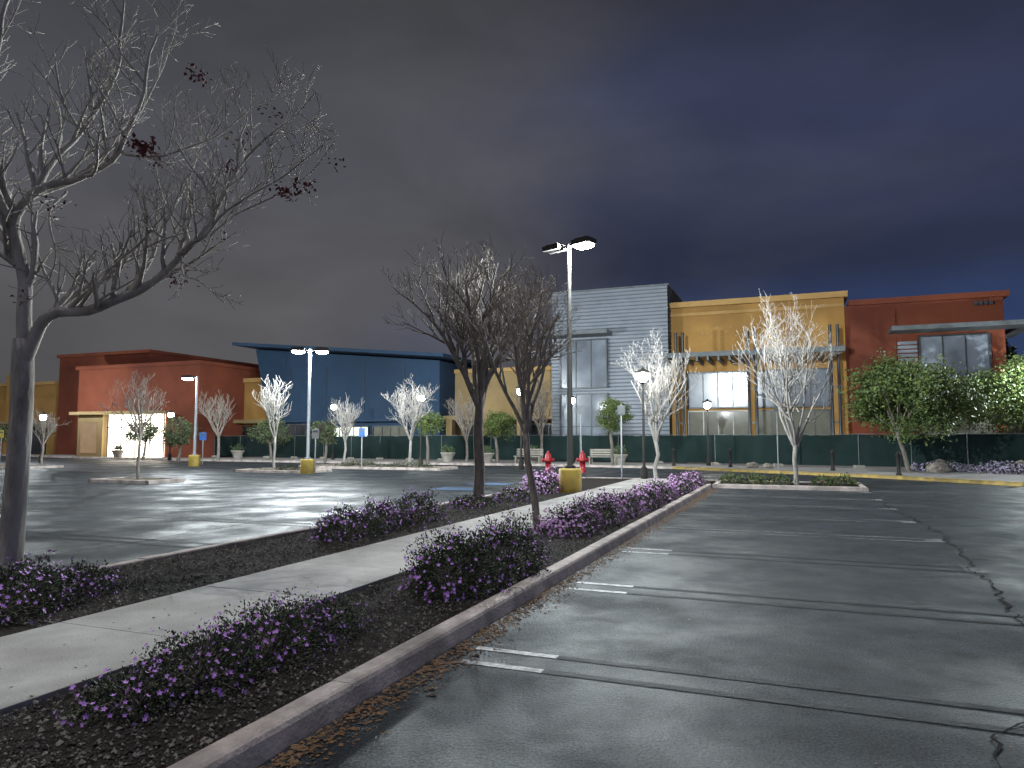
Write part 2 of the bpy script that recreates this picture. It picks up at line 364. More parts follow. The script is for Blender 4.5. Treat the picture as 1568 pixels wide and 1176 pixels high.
# ---------------------------------------------------------------- trees
def grow(mb,p,d,L,r,lvl,mx,rr,k,up=.06,wob=.16,nch=(5,5,4,4),ang=(25,55),rmin=.006,start=.25,ratio=.6):
    n=[6,5,4,3,3][min(lvl,4)]
    pts=[p.copy()]
    for i in range(n):
        d=(d+Vector((rr.gauss(0,wob),rr.gauss(0,wob),rr.gauss(0,wob)*.7+up))).normalized(); p=p+d*(L/n); pts.append(p)
    rad=[max(rmin*.7,r*(1-.62*i/n)) for i in range(n+1)]
    mb.tube(pts,rad,[7,5,4,3,3][min(lvl,4)],k)
    if lvl<mx: kids(mb,pts,rad,L,lvl,mx,rr,k,up,wob,nch,ang,rmin,start,ratio)
def kids(mb,pts,rad,L,lvl,mx,rr,k,up,wob,nch,ang,rmin,start,ratio):
    n=len(pts)-1; c=nch[min(lvl,len(nch)-1)]
    for j in range(c):
        f=start+(1-start)*(j+rr.random()*.8)/c; f=min(f,.99)
        i=int(f*n); q=f*n-i; pp=pts[i].lerp(pts[i+1],q); dd=(pts[i+1]-pts[i]).normalized()
        pe=dd.cross(Vector((rr.gauss(0,1),rr.gauss(0,1),rr.gauss(0,1)))).normalized()
        if pe.z<0 and rr.random()<.6: pe=-pe
        a=math.radians(rr.uniform(*ang)); nd=dd*math.cos(a)+pe*math.sin(a)
        grow(mb,pp,nd,L*rr.uniform(.75,1.15)*ratio*(1.15-.5*f),max(rmin,rad[i]*.62),lvl+1,mx,rr,k,up,wob,nch,ang,rmin,start,ratio)
def bare_tree(name,x,y,H,fork,cr,rt,k,seed,nl=5,mx=3,lean=(0,0),nch=(5,5,4),rmin=.006,z0=.1,up=.06,wide=False):
    rr=random.Random(seed); mb=MB(); b=Vector((x,y,z0-.03)); t=Vector((x+lean[0],y+lean[1],z0+fork))
    pts=[b,b.lerp(t,.04),b.lerp(t,.3)+Vector((rr.gauss(0,.03),rr.gauss(0,.03),0)),b.lerp(t,.65)+Vector((rr.gauss(0,.04),rr.gauss(0,.03),0)),t]
    mb.tube(pts,[rt*1.5,rt*1.15,rt,rt*.92,rt*.85],9,k)
    hh=H-fork-z0
    for i in range(nl):
        a=6.283*i/nl+rr.uniform(-.4,.4); spread=cr/hh*(rr.uniform(.7,1.15) if wide else rr.uniform(.35,1.0))
        if i==0: spread*=.15
        d=Vector((math.cos(a)*spread,math.sin(a)*spread,1)).normalized()
        L=math.sqrt(hh*hh+(cr*spread)**2)*rr.uniform(.72,.92)*(.85 if wide else 1)
        grow(mb,t-Vector((0,0,rr.uniform(0,.18)*fork)),d,L,rt*.62,0,mx,rr,k,up=up,nch=nch,rmin=rmin,wob=.13)
    return mb.obj(name,(x,y,z0))
bare_tree('bare_tree',-.78,16.6,6.6,2.6,2.3,.125,'barkd',31,nl=8,mx=3,nch=(7,6,4),rmin=.0065,lean=(.05,0),up=.045,wide=True)
bare_tree('bare_tree',.42,11.85,4.85,1.75,1.25,.06,'bark',32,nl=7,mx=3,nch=(6,4,4),rmin=.0042,lean=(-.2,0),up=.045,wide=True)
bare_tree('bare_tree',-11.65,35,4.2,1.6,1.0,.07,'barkw',33,nl=6,mx=2,nch=(7,5),rmin=.010,z0=.1)
bare_tree('bare_tree',-9.6,41,4.1,1.4,1.6,.07,'barkw',34,nl=7,mx=2,nch=(7,5),rmin=.010,wide=True)
bare_tree('bare_tree',-5.4,38,5.0,1.5,1.9,.08,'barkw',35,nl=7,mx=3,nch=(6,5,3),rmin=.009,wide=True)
bare_tree('bare_tree',5.45,27.0,5.0,1.4,1.1,.08,'barkw',36,nl=7,mx=3,nch=(5,5,3),rmin=.007)
bare_tree('bare_tree',9.3,23.4,5.5,1.3,1.4,.075,'barkw',37,nl=7,mx=3,nch=(6,5,3),rmin=.006)
bare_tree('bare_tree',-13.9,26.6,4.2,1.6,1.3,.06,'bark',38,nl=7,mx=3,nch=(5,4,3),rmin=.006,wide=True)
bare_tree('bare_tree',-20.6,50,5.1,1.7,1.6,.1,'bark',39,nl=7,mx=3,nch=(5,4,3),rmin=.011,wide=True)
bare_tree('bare_tree',-27,41,3.1,1.3,1.1,.07,'bark',40,nl=6,mx=2,nch=(6,5),rmin=.012)
bare_tree('bare_tree',-3.0,47,4.4,1.5,1.4,.09,'bark',43,nl=7,mx=3,nch=(5,4,3),rmin=.011)
bare_tree('bare_tree',1.9,46,5.2,1.5,1.5,.09,'barkd',44,nl=7,mx=3,nch=(5,4,3),rmin=.011)
# big tree on the left
def smooth(P,n=4):
    P=[Vector(p) for p in P]; out=[]
    for i in range(len(P)-1):
        a=P[max(i-1,0)];b=P[i];c=P[i+1];d=P[min(i+2,len(P)-1)]
        for q in range(n):
            t=q/n; out.append(.5*((2*b)+(c-a)*t+(2*a-5*b+4*c-d)*t*t+(3*b-a-3*c+d)*t**3))
    out.append(P[-1]); return out
mb=MB(); rr=random.Random(52); X0,Y0=-5.03,7.25
def limb(P,r0,r1,n,L,mx=3,k='barkb',ch=(1,4,3,2),ang=(25,62)):
    pts=smooth(P); N=len(pts)-1
    pts=[p+Vector((noise.noise(p*2.1)*.05,noise.noise(p*2.3+Vector((5,0,0)))*.05,noise.noise(p*2.7)*.04)) if 0<i<N else p for i,p in enumerate(pts)]
    rad=[r0+(r1-r0)*(i/N)**.8 for i in range(N+1)]
    mb.tube(pts,rad,8,k)
    kids(mb,pts,rad,L,0,mx,rr,k,.035,.13,(n,)+ch[1:],ang,.0042,.10,.66)
mb.tube(smooth([(X0-.02,Y0,.05),(X0,Y0,.9),(X0+.02,Y0,1.8),(X0+.0,Y0,2.62)]),[.16,.125,.115,.11,.108,.106,.104,.104,.104,.104,.104,.1,.095],12,'barkb')
F=(X0,Y0,2.4)
limb([F,(-4.88,7.2,2.68),(-4.6,7.15,2.86),(-4.15,7.05,2.93),(-3.75,7.0,3.08),(-3.42,6.95,3.32),(-3.12,6.9,3.6),(-2.98,6.95,3.9),(-2.84,7.0,4.26),(-2.70,7.1,4.54),(-2.35,7.1,4.85),(-2.05,7.15,5.2)],.07,.010,20,1.4)
limb([(-3.3,6.9,3.42),(-2.9,6.7,3.65),(-2.5,6.6,3.9),(-2.1,6.55,4.1),(-1.75,6.5,4.4)],.022,.006,9,.85)
limb([(-3.2,6.9,3.5),(-2.85,7.1,3.85),(-2.5,7.2,4.1),(-2.1,7.2,4.35),(-1.85,7.2,4.7)],.018,.006,7,.75)
limb([(-3.9,7.0,3.02),(-3.7,7.2,3.5),(-3.6,7.4,4.1),(-3.4,7.5,4.7),(-3.2,7.6,5.3)],.026,.006,9,1.0)
limb([(-4.4,7.1,2.9),(-3.9,6.8,3.25),(-3.4,6.6,3.6),(-3.1,6.5,4.0)],.02,.005,6,.75)
limb([F,(-5.1,7.3,3.2),(-5.22,7.3,3.85),(-5.0,7.3,4.2),(-4.57,7.3,4.37),(-4.1,7.2,4.6),(-3.85,7.15,5.2),(-3.7,7.1,5.9)],.08,.012,14,1.4)
limb([(-5.05,7.3,4.15),(-4.85,7.4,4.6),(-4.6,7.5,5.1),(-4.35,7.5,5.6),(-4.3,7.5,6.4),(-4.4,7.5,7.2)],.045,.010,13,1.3)
limb([(-5.2,7.3,3.8),(-5.5,7.2,4.5),(-5.45,7.1,5.3),(-5.2,7.0,6.2),(-5.1,7,7.2)],.05,.012,13,1.35)
limb([(-5.15,7.3,3.4),(-5.6,7.5,4.0),(-6.1,7.8,4.8),(-6.3,8,5.8)],.05,.012,10,1.3)
limb([(-4.6,7.3,4.36),(-4.2,7.5,4.9),(-4.0,7.7,5.6),(-3.85,7.8,6.4)],.026,.006,8,1.05)
limb([(-4.7,7.3,4.2),(-4.72,7.1,3.9),(-4.58,7.0,3.5),(-4.62,7.0,3.2),(-4.85,7.0,2.95)],.016,.005,6,.5,mx=2)
limb([(-3.3,6.9,3.42),(-3.2,6.8,3.2),(-3.0,6.7,3.1),(-2.75,6.7,2.9)],.012,.004,5,.5,mx=2)
limb([(-4.1,7.2,4.6),(-3.6,7.1,4.5),(-3.1,7.0,4.6),(-2.75,7,4.9),(-2.45,7,5.0)],.02,.005,8,.85)
for (x,z,n,sz) in [(-3.75,4.55,110,.07),(-2.3,4.08,60,.06),(-2.1,4.15,50,.06),(-3.22,5.32,40,.06),(-3.3,3.2,30,.05),(-4.55,3.95,18,.05),(-2.85,4.35,35,.05),(-2.75,4.6,20,.05),(-1.78,4.42,14,.05),(-3.6,4.35,20,.05),(-4.9,3.0,15,.05),(-2.45,4.9,22,.05),(-4.2,3.1,14,.05),(-3.9,3.25,16,.04),(-2.95,3.65,18,.05)]:
    c=Vector((x,7.0,z))
    for _ in range(n):
        p=c+Vector((rr.gauss(0,.065),rr.gauss(0,.06),rr.gauss(0,.04))); d=Vector((rr.gauss(0,1),rr.gauss(0,1),rr.gauss(0,1))).normalized(); sd=d.cross(Vector((0,.3,1))).normalized(); L=sz*rr.uniform(.5,1.1)
        mb.add([p,p+d*L*.5+sd*L*.3,p+d*L,p+d*L*.5-sd*L*.3],[(0,1,2,3)],'leafdead')
mb.obj('bare_tree',(X0,Y0,.1))
# leafy trees
def leafy(name,x,y,H,r,cb,k,k2,seed,n=9000,ls=.13,trunks=2,z0=.1,flat=.85):
    rr=random.Random(seed); mb=MB()
    cz=(H+cb)/2; rz=(H-cb)/2; cl=[]
    for i in range(trunks):
        a=rr.uniform(0,6.28); b=Vector((x+.1*math.cos(a),y+.1*math.sin(a),z0-.02)); t=Vector((x+.5*r*.4*math.cos(a),y+.2*r*math.sin(a),cb+.2))
        mb.tube([b,b.lerp(t,.5)+Vector((.05,0,0)),t],[.11,.09,.07],7,'barkd')
        for q in range(7):
            e=Vector((x+rr.uniform(-.75,.75)*r,y+rr.uniform(-.75,.75)*r,cz+rr.uniform(-.5,.6)*rz)); mb.tube([t,t.lerp(e,.5)+Vector((0,0,.1)),e],[.05,.03,.01],4,'barkd')
    for _ in range(80):
        d=Vector((rr.gauss(0,1),rr.gauss(0,1),rr.gauss(0,1))).normalized(); q=rr.uniform(.45,.93)*(1+.22*noise.noise(d*1.7+Vector((seed,0,0))))
        cl.append((Vector((x+d.x*r*q,y+d.y*r*q,cz+d.z*rz*q)),r*rr.uniform(.13,.26)))
    ka,kb=mb.mi(k),mb.mi(k2)
    for _ in range(n):
        c,cr=cl[rr.randrange(len(cl))]; p=c+Vector((rr.gauss(0,.55)*cr,rr.gauss(0,.55)*cr,rr.gauss(0,.45)*cr))
        d=Vector((rr.gauss(0,1),rr.gauss(0,1),rr.gauss(-.3,.8))).normalized(); sd=d.cross(Vector((rr.gauss(0,1),rr.gauss(0,1),.5))).normalized(); L=ls*rr.uniform(.6,1.3)
        o=len(mb.v); mb.v+=[tuple(p),tuple(p+d*L*.5+sd*L*.25),tuple(p+d*L),tuple(p+d*L*.5-sd*L*.25)]
        mb.f.append((o,o+1,o+2,o+3)); mb.m.append(ka if rr.random()<.6 else kb); mb.sm.append(False)
    mb.obj(name,(x,y,z0))
leafy('leafy_tree',18.1,32.4,5.6,2.75,1.6,'green','greeny',61,26000,.16)
leafy('leafy_tree',25.4,35.3,5.5,2.9,1.6,'green','greeny',62,22000,.16)
leafy('leafy_tree',5.8,40.5,3.9,1.15,2.0,'greeny','green',63,3500,.13,1)
leafy('leafy_tree',-.8,44,3.4,1.15,1.5,'greeny','green',64,3500,.13,1)
leafy('leafy_tree',-5.0,43,3.3,1.0,1.8,'greeny','green',65,2500,.13,1)
leafy('leafy_tree',-22.6,48,3.2,1.3,1.0,'green','leafd',66,3000,.15,1)
leafy('leafy_tree',-26.0,50,3.0,1.2,1.2,'green','leafd',67,2500,.15,1)
leafy('leafy_tree',-17.2,51,3.2,1.6,1.0,'green','leafd',68,3000,.15,1)
leafy('leafy_tree',-12.4,47,3.0,1.0,1.2,'green','leafd',70,2000,.15,1)
leafy('leafy_tree',-38.6,53,3.0,1.2,1.0,'green','leafd',69,2500,.15,1)
leafy('cypress_tree',46,66,11.5,1.6,1.0,'greend','greend',71,6000,.4,1)
leafy('cypress_tree',49,64,9.5,1.5,1.0,'greend','greend',72,5000,.4,1)
leafy('pine_tree',55,70,9,3.5,1.0,'greend','greend',73,6000,.45,1)

# ---------------------------------------------------------------- buildings
def window(mb,t0,t1,z0,z1,s,nx,nz=1,glass='glassw',fr='frame',w=.09):
    mb.bst(t0,t1,s-.05,s-.002,z0,z1,glass)
    mb.bst(t0-w,t0,s-.16,s-.002,z0-w,z1+w,fr); mb.bst(t1,t1+w,s-.16,s-.002,z0-w,z1+w,fr)
    mb.bst(t0,t1,s-.16,s-.002,z1,z1+w,fr); mb.bst(t0,t1,s-.2,s-.002,z0-w,z0,fr)
    for i in range(1,nx):
        t=t0+(t1-t0)*i/nx; mb.bst(t-.03,t+.03,s-.11,s-.051,z0,z1,fr)
    for i in range(1,nz):
        z=z0+(z1-z0)*i/nz; mb.bst(t0,t1,s-.10,s-.0515,z-.03,z+.03,fr)
bd=empty('retail_store_building',W(0,46.4))
m=MB()
m.bst(-7.2,3.1,46.4,75,0,10.05,'ochre'); m.bst(-7.2,3.3,46.1,75,10.052,10.4,'ochrel')
m.bst(-7.19,3.09,46.3,46.398,9.5,9.7,'ochrel')
m.bst(-7.15,-6.25,46.2,46.398,0,5.9,'ochre'); m.bst(2.3,3.09,46.2,46.398,0,6.3,'ochre')
rq=random.Random(9)
for i in range(26):   # fixings left by the removed shop sign
    t=-5.2+7.6*i/26; z=8.35+rq.uniform(-.35,.35); m.bst(t,t+.05,46.37,46.399,z,z+.05,'wframe')
m.obj('ochre_wall',parent=bd)
m=MB()
m.bst(3.102,11,45.8,75,0,9.4,'red'); m.bst(3.3,11.25,45.55,75,9.402,9.72,'red'); 
m.bst(3.35,5.7,45.7,45.798,0,9.0,'red')
m.obj('terracotta_wall',parent=bd)
m=MB()
m.bst(-15,-7.202,45.45,52.6,0,11.4,'greyd')
z=.2
while z<11.3:
    m.add([W(-15,45.448,z),W(-7.2,45.448,z),W(-7.2,45.41,z+.04),W(-15,45.41,z+.04),W(-7.2,45.41,z+.19),W(-15,45.41,z+.19),W(-7.2,45.448,z+.23),W(-15,45.448,z+.23)],
          [(0,1,2,3),(3,2,4,5),(5,4,6,7)],'grey')
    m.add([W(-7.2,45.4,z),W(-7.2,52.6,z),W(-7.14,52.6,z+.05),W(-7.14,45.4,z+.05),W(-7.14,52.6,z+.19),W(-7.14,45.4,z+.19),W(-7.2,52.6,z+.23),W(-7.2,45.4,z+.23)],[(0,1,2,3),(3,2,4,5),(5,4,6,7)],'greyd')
    z+=.24
m.bst(-15.1,-7.1,45.3,52.7,11.42,11.52,'steel')
m.obj('corrugated_tower',parent=bd)
m=MB()
window(m,-14.3,-11.2,5.0,8.1,45.34,3,1); window(m,-14.3,-11.2,.3,4.5,45.34,3,2)
m.bst(-15.3,-10.8,43.9,45.33,8.35,8.6,'steel')
window(m,-6.1,-2.5,3.6,5.75,46.39,4); window(m,-2.0,2.1,3.6,5.75,46.39,4)
window(m,-6.1,-2.5,.1,3.3,46.39,4,2,'glassi','wframe',.07); window(m,-2.0,2.1,.1,3.3,46.39,5,2,'glassi','frame',.07)
window(m,6.9,10.2,4.4,7.35,45.79,3); window(m,6.9,10.2,.2,4.1,45.79,3,2,'glassi')
m.obj('windows',parent=bd)
m=MB()
for i in range(8): m.bst(5.75,6.75,45.7,45.798,5.3+i*.24,5.3+i*.24+.17,'grey')
m.bst(5.3,11.6,44.1,45.798,7.6,7.85,'steel'); m.bst(11.602,12.3,44.1,50,7.6,7.85,'steel')
for i in range(4): m.bst(9.55+i*.24,9.55+i*.24+.17,45.5,45.55,8.98,9.18,'greyd')
m.obj('corner_canopy',parent=bd)
m=MB()
for t in (-6.3,-2.1,2.35):
    for d in (-.2,.2):
        c=W(t+d,44,0); m.tube([Vector((c.x,c.y,.1)),Vector((c.x,c.y,8.1))],[.09,.09],8,'frame')
    m.bst(t-.3,t+.3,43.75,44.25,.1,.9,'stone')
    for zz in (2.5,4.5): m.bst(t-.2,t+.2,43.97,44.03,zz,zz+.08,'steel')
m.bst(-7.3,2.9,43.86,44.14,6.55,6.85,'steel')
t=-7.1
while t<2.8:
    m.bst(t,t+.12,43.3,46.3,6.25,6.548,'steel'); t+=.62
m.obj('trellis_canopy',parent=bd)

b2=empty('blue_store_building',W(-33,46.4))
m=MB()
def prism(m,f,s0,s1,k):
    n=len(f); vs=[W(t,s0,z) for t,z in f]+[W(t,s1,z) for t,z in f]
    fs=[tuple(range(n))]+[tuple(range(2*n-1,n-1,-1))]+[(i,(i+1)%n,n+(i+1)%n,n+i) for i in range(n)]
    m.add(vs,fs,k)
prism(m,[(-38.8,0),(-24,0),(-24,7.35),(-41,8.95)],46.4,70,'blue')
prism(m,[(-42.2,9.2),(-23,7.45),(-23,7.7),(-42.2,9.45)],45,71,'blue')
for t in (-37.5,-34,-30.5,-27): m.bst(t,t+.05,46.36,46.398,3.1,7.3,'greyd')
m.bst(-38,-24.2,45.9,46.398,2.9,3.1,'blue')
m.obj('blue_wall',parent=b2)
m=MB()
window(m,-37.6,-34,.2,2.7,46.39,4,1,'glassd'); window(m,-33.2,-30,.2,2.5,46.39,5,2,'ltwin'); window(m,-29.5,-26.6,.2,2.5,46.39,4,2,'glassi')
m.obj('shop_windows',parent=b2)
b3=empty('ochre_wing_building',W(-20,49))
m=MB(); m.bst(-24,-15.01,49,70,0,6.6,'tan'); m.bst(-24,-15.01,48.8,70,6.602,6.9,'ochrel')
m.bst(-24,-15.01,47,48.998,3.0,3.3,'tan')
for t in (-23.8,-21,-18.2,-15.6): m.bst(t,t+.5,47.1,47.6,0,2.998,'tan')
window(m,-23,-19,.3,2.6,48.99,5,1,'glassd'); window(m,-18,-15.6,.3,2.6,48.99,3,1,'glassd')
m.obj('wing_walls',parent=b3)
b4=empty('ochre_wing_building',W(-41,48.5))
m=MB(); m.bst(-44.5,-39.4,48,69.9,0,6.4,'ochre'); m.bst(-44.5,-39.2,47.8,70,6.402,6.75,'ochrel'); m.bst(-44.4,-39.5,46.8,47.998,2.9,3.2,'tan')
window(m,-43.5,-40.5,.3,2.6,47.99,4,1,'glassd')
m.obj('wing_walls',parent=b4)
b5=empty('terracotta_store_building',W(-50,43))
m=MB()
m.bst(-57,-53.2,43,50,0,7.5,'red'); m.bst(-47.4,-43.5,43,50,0,7.5,'red'); m.bst(-53.198,-47.402,43,50,3.7,7.5,'red')
m.bst(-57.2,-43.3,42.8,50.2,7.502,7.8,'red')
m.bst(-65,-53.5,47,70,0,9.3,'red'); m.bst(-65.2,-53.3,46.8,70,9.302,9.6,'red')
m.obj('terracotta_walls',parent=b5)
m=MB()
m.bst(-56.2,-53.3,42.5,42.998,0,3.6,'tan'); m.bst(-56.4,-46.9,41.8,42.998,3.602,3.85,'tan')
m.bst(-53.1,-46.9,42.9,42.96,.15,3.6,'glow')
for t in (-53.1,-51.6,-50.0,-48.4,-46.9): m.bst(t,t+.07,42.8,42.88,.12,3.6,'frame')
m.bst(-53.1,-46.85,42.78,42.87,2.5,2.57,'frame')
m.bst(-55.7,-53.9,42.4,42.498,.4,3.0,'glassm')
m.obj('entrance',parent=b5)
b6=empty('ochre_wing_building',W(-72,47))
m=MB(); m.bst(-84,-65.3,47,70,0,6.8,'ochre'); m.bst(-84,-65.3,46.8,70,6.802,7.1,'ochrel'); m.bst(-72,-70.8,46.7,46.998,0,7.9,'ochre')
window(m,-70,-66.4,.3,2.8,46.99,4,1,'glassd'); m.bst(-72,-65.4,45.6,46.69,3,3.3,'tan'); m.obj('wing_walls',parent=b6)

# ---------------------------------------------------------------- fence
fp=[(-24,57.5),(-14,53),(-4.8,48.6),(2,46.2),(8.9,43.2),(14.4,38.6),(17.6,36.2),(21.6,33.8),(27,31.5)]
m=MB(); FP=[Vector((x,y,.12)) for x,y in fp]
for i in range(len(FP)-1):
    a,b=FP[i],FP[i+1]; d=(b-a); n=max(1,round(d.length/2.9)); u=d.normalized(); nn=Vector((-u.y,u.x,0))
    for q in range(n):
        p0=a+d*q/n; p1=a+d*(q+1)/n
        m.tube([p0,p0+Vector((0,0,1.75))],[.022,.022],6,'steel'); m.tube([p0+Vector((0,0,1.72)),p1+Vector((0,0,1.72))],[.018,.018],5,'steel')
        m.box(p0.x,p0.y,.2,.5,.25,.14,'stone',0)
        vs=[];fs=[];c=14
        for k in range(c+1):
            for h in range(5):
                p=p0+(p1-p0)*k/c; zz=.1+1.6*h/4-(.06*math.sin(math.pi*k/c)*rr.random() if h==4 else 0)
                off=.05*math.sin(k*1.3+q*2+h*.6)*math.sin(math.pi*h/4+.3); p=p+nn*off+Vector((0,0,zz)); vs.append(p)
        for k in range(c):
            for h in range(4): z_=k*5+h; fs.append((z_,z_+5,z_+6,z_+1))
        m.add(vs,fs,'fence',True)
m.obj('construction_fence')

# ---------------------------------------------------------------- lamps
def light(x,y,z,P,col=(.88,.97,1),r=.09,parent=None,wide=True):
    l=bpy.data.lights.new('lamp_light','POINT'); l.energy=P; l.color=col; l.shadow_soft_size=r
    if wide:   # photometric distribution of an area luminaire: stronger sideways than straight down
        l.use_nodes=True; nt=l.node_tree; e=nt.nodes['Emission']
        tc=nt.nodes.new('ShaderNodeTexCoord'); sp=nt.nodes.new('ShaderNodeSeparateXYZ'); nt.links.new(tc.outputs['Normal'],sp.inputs[0])
        a=nt.nodes.new('ShaderNodeMath'); a.operation='ABSOLUTE'; nt.links.new(sp.outputs[2],a.inputs[0])
        mx=nt.nodes.new('ShaderNodeMath'); mx.operation='MAXIMUM'; mx.inputs[1].default_value=.3; nt.links.new(a.outputs[0],mx.inputs[0])
        pw=nt.nodes.new('ShaderNodeMath'); pw.operation='POWER'; pw.inputs[1].default_value=-1.6; nt.links.new(mx.outputs[0],pw.inputs[0])
        nt.links.new(pw.outputs[0],e.inputs['Strength'])
    o=bpy.data.objects.new('lamp_light',l); scene.collection.objects.link(o)
    if parent: o.parent=parent; o.location=(x-parent.location.x,y-parent.location.y,z-parent.location.z)
    else: o.location=(x,y,z)
def area_lamp(x,y,H,P,heads,k='pole',z0=.1,base=True):
    m=MB(); e=empty('street_lamp',(x,y,z0))
    if base: m.lathe(x,y,[(.33,z0-.05),(.33,z0+.6),(.30,z0+.66),(.05,z0+.67)],20,'yellow')
    m.lathe(x,y,[(.16,z0+.66),(.16,z0+.72),(.085,z0+.76),(.06,H-.05),(.06,H)],10,k)
    m.obj('pole',parent=e,loc=(x,y,z0))
    m=MB()
    for ang,lit in heads:
        u=Vector((math.cos(ang),math.sin(ang),0)); c=Vector((x,y,H-.08))
        m.tube([c,c+u*.35],[.035,.035],6,'pole')
        h=c+u*.55; m.box(h.x,h.y,h.z+.02,.6,.42,.14,'pole',ang); m.box(h.x,h.y,h.z+.11,.46,.30,.05,'pole',ang)
        if lit:   # shallow sag lens under a flat shoebox housing
            m.box(h.x,h.y,h.z-.085,.50,.34,.066,'lamp',ang); m.box(h.x,h.y,h.z-.14,.36,.24,.042,'lamp',ang)
            light(h.x,h.y,h.z-.27,P,parent=e)
    m.obj('lamp_head',parent=e,loc=(x,y,z0))
area_lamp(1.66,20.4,7.3,2300,[(-.75,True),(-.75+math.pi,False)])
area_lamp(-9.5,33.2,5.85,700,[(.1,True),(.1+math.pi,True)],k='polew',z0=0)
area_lamp(-18.6,41.8,5.3,480,[(math.pi,True)],k='polew',z0=0)
area_lamp(-37.8,54,5.8,400,[(0.1,True)],z0=0)
area_lamp(26.6,32.5,4.6,750,[(math.pi,True)],z0=.1)
def ped_lamp(x,y,H,P):
    e=empty('pedestrian_lamp',(x,y,.1)); m=MB()
    m.lathe(x,y,[(.13,.1),(.13,.5),(.05,.6),(.04,H-.3)],10,'pole')
    m.lathe(x,y,[(.04,H-.3),(.13,H-.26),(.14,H-.22)],12,'pole')
    m.lathe(x,y,[(.10,H-.215),(.19,H-.1),(.19,H+.06),(.12,H+.12)],14,'lamp')
    m.lathe(x,y,[(.30,H+.125),(.27,H+.16),(.08,H+.26),(.03,H+.32)],14,'pole')
    m.obj('post_and_lantern',parent=e,loc=(x,y,.1))
    light(x,y-.32,H-.02,P,(1,.98,.9),.1,e,False)
for a in [(4.9,26.5,3.95,60),(.45,34.8,3.95,100),(-5.2,40.6,3.95,120),(3.65,43.2,3.95,130),(-12.8,51,3.9,150),(-29.7,45,3.0,90),(-24,50,3.3,100),(10.9,39.6,3.5,110)]: ped_lamp(*a)  # last one stands in for a lamp reflected in the store window

# ---------------------------------------------------------------- street furniture
def signpost(x,y,H,w,h,k,z0=.1,ang=0,pk='polew'):
    m=MB(); m.tube([Vector((x,y,z0-.02)),Vector((x,y,H))],[.03,.03],7,pk)
    m.box(x,y-.045,H-h/2-.03,w,.012,h,k,ang); m.box(x,y-.034,H-h/2-.03,w*.9,.006,.05,'steel',ang)
    m.box(x,y-.0535,H-h*.35,w*.7,.003,h*.2,'steel',ang)
    m.obj('traffic_sign',(x,y,z0))
signpost(-9.1,33,2.1,.32,.45,'sign'); signpost(-7.9,37.5,2.2,.32,.45,'signb'); signpost(4.15,27,2.9,.28,.36,'steel'); signpost(3.2,33,3.2,.28,.4,'steel')
signpost(12.9,34.6,3.3,.28,.36,'steel'); signpost(-18.0,41.5,2.0,.4,.45,'signb'); signpost(-33,46,2.2,.35,.5,'signy')
def hydrant(x,y):
    m=MB(); z=.1
    m.lathe(x,y,[(.19,z),(.19,z+.05),(.13,z+.06),(.13,z+.5),(.18,z+.52),(.18,z+.58),(.14,z+.6),(.14,z+.74),(.11,z+.84),(.05,z+.9),(.045,z+.97)],16,'redp')
    c=Vector((x,y,z+.56))
    for d in (Vector((1,0,0)),Vector((-1,0,0)),Vector((0,-1,0))):
        m.tube([c,c+d*.22],[.075,.075],10,'redp'); m.tube([c+d*.22,c+d*.27],[.095,.09],8,'redp')
    m.obj('fire_hydrant',(x,y,z))
hydrant(1.6,31.6); hydrant(3.15,31.9)
def bollard(x,y):
    m=MB(); m.lathe(x,y,[(.11,.1),(.11,.2),(.08,.22),(.08,.92),(.10,.94),(.10,.98),(.06,1.06),(.01,1.1)],12,'pole'); m.obj('bollard',(x,y,.1))
for a in [(8.9,39.3),(11.5,37.6),(15.0,33.4),(15.7,29.0),(18.6,25.6)]: bollard(*a)
def planter(x,y,w=.5):
    m=MB(); m.lathe(x,y,[(w*.6,.12),(w*.62,.2),(w*.75,.45),(w*.95,.62),(w,.64),(w,.72),(w*.88,.72),(w*.85,.66)],20,'stone')
    r2=random.Random(int(x*10))
    for _ in range(260):
        p=Vector((x+r2.gauss(0,.2),y+r2.gauss(0,.2),.72+abs(r2.gauss(0,.16)))); d=Vector((r2.gauss(0,1),r2.gauss(0,1),1)).normalized(); sd=d.cross(Vector((.2,1,0))).normalized()*.03
        m.add([p,p+d*.07+sd,p+d*.14,p+d*.07-sd],[(0,1,2,3)],'leaf')
    m.obj('stone_planter',(x,y,.12))
for a in [(-1.6,45.2),(1.2,43.6),(6.2,41.3),(-4.2,46.8),(-21,54.6),(-31.5,57)]: planter(*a)
def bench(x,y):
    m=MB()
    for i in range(4): m.box(x+.13*i*SA,y+.13*i*CA,.56,1.7,.1,.04,'stone')
    for i in range(3): m.box(x+.5*SA,y+.5*CA,.68+.14*i,1.7,.04,.1,'stone')
    for t in (-.75,.75):
        c=Vector((x,y,0))+B*t+A*.2; m.box(c.x,c.y,.33,.06,.45,.42,'stone'); c=Vector((x,y,0))+B*t+A*.55; m.box(c.x,c.y,.55,.06,.06,.9,'stone')
    m.obj('park_bench',(x,y,.12))
bench(.9,42.6); bench(5.2,41.2)
def rock(x,y,r,sd):
    import bmesh
    bm=bmesh.new(); bmesh.ops.create_icosphere(bm,subdivisions=3,radius=r)
    for v in bm.verts: v.co*=1+.35*noise.noise(v.co*1.4/r+Vector((sd,0,0)))+.12*noise.noise(v.co*4/r+Vector((sd,3,0))); v.co.z*=.65
    me=bpy.data.meshes.new('boulder'); bm.to_mesh(me); bm.free(); me.materials.append(M['rock']); o=bpy.data.objects.new('boulder',me); o.location=(x,y,.12+r*.35); scene.collection.objects.link(o)
